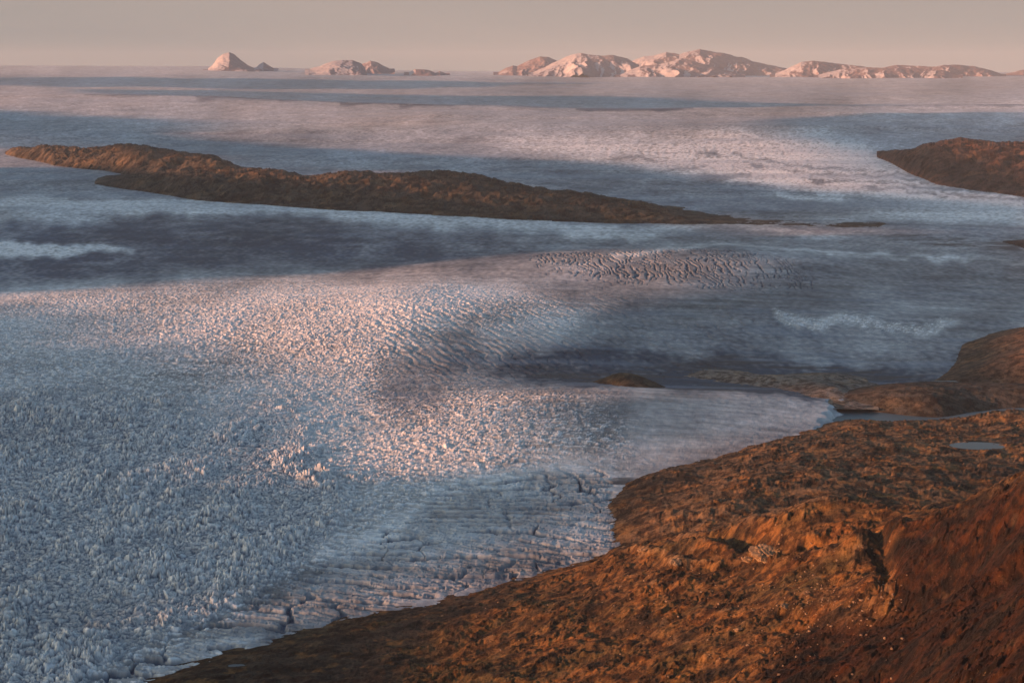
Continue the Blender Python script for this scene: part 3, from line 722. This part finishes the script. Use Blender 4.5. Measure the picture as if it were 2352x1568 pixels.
mountain([(1225,166),(1250,155),(1280,140),(1310,126),(1335,122),(1350,126),(1380,128),(1410,127),(1440,134),(1465,148),(1480,165)], 57500, 2300, 460, -.02, .7, lam=1500., snowlo=.3, snowdir=1.8)
mountain([(1420,162),(1455,139),(1480,130),(1500,128),(1530,120),(1560,125),(1580,119),(1608,113),(1640,120),(1665,122),(1690,130),(1705,131),(1730,141),(1760,148),(1810,158),(1840,166)], 60500, 2600, 470, -.08, .7, lam=1600., snowdir=1.6)
mountain([(1425,170),(1470,152),(1520,147),(1560,137),(1590,140),(1630,152),(1680,164),(1700,170)], 56000, 1900, 480, -.12, .7, lam=1400., snowlo=.1, snowdir=1.7)
mountain([(1780,170),(1815,155),(1840,143),(1865,140),(1890,142),(1930,147),(1960,150),(2000,155),(2060,165)], 56500, 1800, 490, -.10, .5, lam=1100., snowdir=1.2, rock=(.20,.15,.165))
mountain([(1960,170),(2010,158),(2060,150),(2110,152),(2140,154),(2165,150),(2200,149),(2240,153),(2270,160),(2300,170)], 58000, 1900, 500, -.2, .5, lam=1000., rock=(.20,.15,.165))
mountain([(1880,172),(1930,160),(1990,155),(2040,157),(2100,156),(2170,162),(2200,171)], 54500, 1200, 510, -.05, .5, lam=900., rock=(.20,.15,.165))
mountain([(2310,170),(2345,161),(2380,158),(2450,165)], 60000, 1000, 520, -.4, .5, lam=900.)

tick('mountains')
# ------------------------------------------------------------------ boulders on the near slope
def mat_boulder():
    m = NT('pale_boulder'); m.coord()
    n = m.noise(.5, 6, .7)
    c = m.mix(m.ramp(n, .35, .7), (.19, .13, .08, 1), (.10, .07, .045, 1))
    m.l(c, m.b.inputs['Base Color']); m.b.inputs['Roughness'].default_value = .95
    b = m.n('ShaderNodeBump'); b.inputs['Distance'].default_value = .6; m.l(n, b.inputs['Height']); m.l(b.outputs[0], m.b.inputs['Normal'])
    return m.m
BOULD = mat_boulder()
PALE = NT('pale_outcrop'); PALE.coord(); _n = PALE.noise(.25, 6, .7)
PALE.l(PALE.mix(PALE.ramp(_n, .38, .62), (.25, .165, .085, 1), (.12, .08, .05, 1)), PALE.b.inputs['Base Color']); PALE.b.inputs['Roughness'].default_value = .95
_b = PALE.n('ShaderNodeBump'); _b.inputs['Distance'].default_value = 2.0; PALE.l(_n, _b.inputs['Height']); PALE.l(_b.outputs[0], PALE.b.inputs['Normal'])
import bmesh
from mathutils import Vector, noise as mnoise
def rock_mesh(seed, sub, lump=.5):
    bm = bmesh.new(); bmesh.ops.create_icosphere(bm, subdivisions=sub, radius=1)
    rnd = random.Random(seed)
    planes = [(Vector((rnd.gauss(0,1), rnd.gauss(0,1), rnd.gauss(0,.8))).normalized(), rnd.uniform(.55, .85)) for _ in range(9)]
    for v in bm.verts:
        p = v.co.copy()
        for n_, d_ in planes:
            e = p.dot(n_) - d_
            if e > 0: p -= n_ * e
        q = v.co * 1.7 + Vector((seed, 0, 0))
        p *= 1 + lump * .35 * mnoise.fractal(q, 1, 2, 4)
        v.co = Vector((p.x, p.y, p.z * .75))
    me = bpy.data.meshes.new('boulder'); bm.to_mesh(me); bm.free(); me.materials.append(BOULD); return me
ROCKS = [rock_mesh(s, 3) for s in range(7)]
def place(u, v, size, label, group=None, mesh=None, name='boulder', flat=1.):
    j = int(round((u - 60) / (1.75 / Q))); i = int(np.argmin(np.abs(V2z[:, j] - v)))
    o = bpy.data.objects.new(name, mesh or random.choice(ROCKS)); col.objects.link(o)
    o.location = (X2[i, j], D2[i, j], Z2[i, j] + size * (.22 if name == 'rock_outcrop' else .15))
    o.scale = (size * random.uniform(.8, 1.2), size * random.uniform(.8, 1.2), size * flat * random.uniform(.8, 1.1))
    o.rotation_euler = (random.uniform(-.25, .25), random.uniform(-.25, .25), random.uniform(0, 6.28))
    o['label'] = label; o['category'] = 'rock outcrop' if name == 'rock_outcrop' else 'boulder'
    if group: o['group'] = group
    return o
V2z = YH + F * (H - Z2) / D2
# hide the far side of the crest from the placement search
run = np.minimum.accumulate(V2z, axis=0) if D2[0, 0] < D2[-1, 0] else None
if run is not None: V2z = np.where(V2z > run + .5, 1e6, V2z)
big = rock_mesh(31, 5, 1.3); big2 = rock_mesh(37, 5, 1.4)
for m_ in (big, big2): m_.materials[0] = PALE.m
OUT = [(1757,1276,22,'largest pale knobbly rock outcrop on the orange near slope, below the ridge crest'),
       (1718,1290,11,'pale rock lump just left of and below the largest outcrop'),
       (1552,1294,13,'rounded pale rock outcrop near the crest, alone left of the largest outcrop'),
       (1478,1266,9,'flat pale rock on the ridge crest closest to the glacier'),
       (1803,1392,8,'pale rock in the middle of the olive brown slope, straight below the largest outcrop'),
       (1692,1448,6,'small pale slab on the slope where streaks of gravel run down')]
for n_, (u, v, s, lab) in enumerate(OUT):
    place(u, v, s * .9, lab, None, (big, big2)[n_ % 2], 'rock_outcrop', .62)
lab = 'small pale boulder lying among many others on the brown near slope'
cnt = 0
zm_ = Map(0.); zm_.poly([(1250,1350),(1700,1230),(1960,1220),(2030,1300),(2352,1300),(2352,1440),(1700,1560),(1300,1560),(900,1500)], 1., 8)
while cnt < 285:
    if random.random() < .45: u, v = random.gauss(1900, 120), random.gauss(1380, 60)
    elif random.random() < .5: u, v = random.gauss(1640, 200), random.gauss(1400, 90)
    else: u, v = random.uniform(1000, 2340), random.uniform(1180, 1560)
    if v > 1562 or u > 2090 or v < 1200 or v < 1325 + (1230 - u) * .28 + 25 or (u > 1430 and v < 1250 - (u - 1430) * .2): continue
    place(u, v, random.choice([.9, 1.1, 1.3, 1.6, 2.2]), lab, 'small boulders scattered over the near slope'); cnt += 1

tick('boulders')
# ------------------------------------------------------------------ unseen blockers added out to the west to shade parts of the ice
def mat_gobo():
    m = NT('gobo_grey'); m.b.inputs['Base Color'].default_value = (.8, .8, .82, 1); m.b.inputs['Roughness'].default_value = 1
    return m.m
GOBO_MAT = mat_gobo()
def shade_gobo(poly):
    """Unseen slab added so its shadow falls on the ground patch given by photo outline points."""
    P = []; CZ = 2150. if np.mean([p[1] for p in poly]) > 380 else 3400.
    am = .016 * np.mean([D_of(*p) for p in poly])
    for (u, v) in poly:
        x, y, z = ground(u, v); k = (CZ - z) / SUND[2]
        P.append((x + SUND[0] * k, y + SUND[1] * k))
    P = np.array(P); c = P.mean(0)
    n = 96
    # resample outline
    seg = np.r_[P, P[:1]]; L = np.r_[0, np.cumsum(np.hypot(*np.diff(seg, axis=0).T))]
    t = np.linspace(0, L[-1], n, endpoint=False); ox = np.interp(t, L, seg[:, 0]); oy = np.interp(t, L, seg[:, 1])
    rings = [(1.0, 0), (.97, 10), (.85, 17), (.6, 22), (.3, 25)]
    verts = []; faces = []
    for sgn in (1, -1):
        for (f, h) in rings:
            if sgn < 0 and f == 1.0: continue
            for i in range(n):
                x = c[0] + (ox[i] - c[0]) * f; y = c[1] + (oy[i] - c[1]) * f
                nz = mnoise.fractal(Vector((x / 500, y / 400, 1)), 1, 2, 4)
                verts.append((x - 80 + am * nz, y + am * .6 * mnoise.noise(Vector((x / 400, y / 300, 8))), CZ + sgn * h * (.5 if sgn < 0 else 1) + (3 * nz if h else 0)))
    R = len(rings)
    def ring(k): return k * n
    for k in range(R - 1):
        for i in range(n): faces.append((ring(k) + i, ring(k) + (i + 1) % n, ring(k + 1) + (i + 1) % n, ring(k + 1) + i))
    faces.append(tuple(ring(R - 1) + i for i in range(n)))
    prev = 0
    for k in range(R, 2 * R - 1):
        for i in range(n): faces.append((prev + (i + 1) % n, prev + i, ring(k) + i, ring(k) + (i + 1) % n))
        prev = ring(k)
    faces.append(tuple(prev + (n - 1 - i) for i in range(n)))
    me = bpy.data.meshes.new('shade_gobo'); me.from_pydata(verts, [], faces); me.materials.append(GOBO_MAT)
    for p in me.polygons: p.use_smooth = True
    o = bpy.data.objects.new('shade_gobo', me); col.objects.link(o); struct(o)
GOBOS = [
    [(-700,712),(60,702),(260,730),(330,775),(-700,790)],
    [(1150,566),(1400,545),(2500,545),(2500,640),(1950,622),(1700,588),(1400,582)],
    # lower left broken ice
    [(-500,760),(200,770),(520,800),(700,880),(850,960),(800,1080),(1000,1180),(1000,1300),(500,1500),(200,1700),(-900,1700)],
    [(1000,1110),(1400,1080),(1480,1010),(1490,925),(1950,925),(1900,985),(1440,1110),(1400,1250),(1000,1370)],
    [(-800,1500),(300,1440),(900,1390),(1250,1400),(1450,1600),(1000,1900),(-800,1900)],
    # basin behind the left ridge and in front of it
    [(-600,395),(100,384),(300,388),(500,408),(700,430),(1000,450),(1300,480),(1700,516),(1900,545),(1400,572),(1100,606),(700,625),(200,668),(-600,710)],
    # right basin
    [(1180,828),(1280,772),(1500,715),(1900,620),(2500,620),(2600,880),(2000,905),(1500,900),(1200,886)],
    # ice between ridges
    [(-200,282),(300,300),(500,322),(900,350),(1400,372),(1900,440),(2500,475),(2500,560),(1700,508),(1500,478),(1200,428),(1000,396),(700,392),(500,356),(300,326),(-200,330)],
    [(-600,178),(700,183),(1400,190),(900,205),(300,204),(-600,200)],
    [(200,214),(700,212),(1400,222),(1800,236),(2300,252),(2300,259),(1500,260),(1000,250),(500,238)],
    [(1850,290),(2500,272),(2600,470),(2150,445),(1980,380)],
    [(-600,255),(100,262),(500,282),(500,310),(-600,320)],
]
for c_ in GOBOS: shade_gobo(c_)

# ------------------------------------------------------------------ air
def haze():
    m = bpy.data.materials.new('air'); m.use_nodes = True; t = m.node_tree
    t.nodes.remove(t.nodes['Principled BSDF']); v = t.nodes.new('ShaderNodeVolumePrincipled')
    v.inputs['Color'].default_value = (.66, .80, .95, 1); v.inputs['Density'].default_value = HAZE; v.inputs['Anisotropy'].default_value = .0
    t.links.new(v.outputs[0], t.nodes['Material Output'].inputs['Volume'])
    x0, x1, y0, y1, z0, z1 = -75000, 65000, -15000, 96000, -130, 2050
    vs = [(x, y, z) for z in (z0, z1) for y in (y0, y1) for x in (x0, x1)]
    me = bpy.data.meshes.new('haze'); me.from_pydata(vs, [], [(0,2,3,1),(4,5,7,6),(0,1,5,4),(1,3,7,5),(3,2,6,7),(2,0,4,6)])
    me.materials.append(m); o = bpy.data.objects.new('haze', me); col.objects.link(o); struct(o, 'stuff')
HAZE = 6e-6
haze()

# ------------------------------------------------------------------ light
w = bpy.data.worlds.new('World'); scene.world = w; w.use_nodes = True
nt = w.node_tree; bg = nt.nodes['Background']
sky = nt.nodes.new('ShaderNodeTexSky'); sky.sky_type = 'NISHITA'; sky.sun_disc = False
sky.sun_elevation = SUN_EL; sky.sun_rotation = SUN_AZ; sky.altitude = 1000; sky.air_density = 1.0; sky.dust_density = 3.0; sky.ozone_density = 1.0
hsv = nt.nodes.new('ShaderNodeHueSaturation'); hsv.inputs['Saturation'].default_value = 1.05
nt.links.new(sky.outputs[0], hsv.inputs['Color'])
tc = nt.nodes.new('ShaderNodeTexCoord'); sx = nt.nodes.new('ShaderNodeSeparateXYZ'); nt.links.new(tc.outputs['Generated'], sx.inputs[0])
mr = nt.nodes.new('ShaderNodeMapRange'); nt.links.new(sx.outputs[2], mr.inputs[0])
for k_, v_ in enumerate((.05, .15, 1, 0)): mr.inputs[k_ + 1].default_value = v_
mx = nt.nodes.new('ShaderNodeMix'); mx.data_type = 'RGBA'; nt.links.new(mr.outputs[0], mx.inputs[0]); tn = nt.nodes.new('ShaderNodeMix'); tn.data_type = 'RGBA'; tn.blend_type = 'MULTIPLY'; tn.inputs[0].default_value = 1; tn.inputs[7].default_value = (.99, 1.0, .95, 1)
nt.links.new(hsv.outputs[0], tn.inputs[6]); nt.links.new(tn.outputs[2], mx.inputs[6])
mx.inputs[7].default_value = (1.60, 1.39, 1.27, 1)     # dusty beige band low in the sky
nt.links.new(mx.outputs[2], bg.inputs['Color']); bg.inputs['Strength'].default_value = .095
sd_ = bpy.data.lights.new('sun', 'SUN'); sd_.energy = 5.0; sd_.angle = math.radians(.42); sd_.color = (1, .41, .20)
so = bpy.data.objects.new('sun', sd_); col.objects.link(so)
so.rotation_euler = Vector(SUND).to_track_quat('Z', 'Y').to_euler(); so.location = (0, 0, 3000)

cam = bpy.data.cameras.new('camera'); co = bpy.data.objects.new('camera', cam); col.objects.link(co)
co.location = (0, 0, H); co.rotation_euler = (math.radians(90), 0, 0)
cam.sensor_width = 36; cam.lens = F / 2352 * 36; cam.shift_y = -(784 - YH) / 2352
cam.clip_start = 10; cam.clip_end = 300000
scene.camera = co
scene.view_settings.view_transform = 'Standard'; scene.view_settings.look = 'None'
scene.view_settings.exposure = 1.38; scene.view_settings.gamma = 1
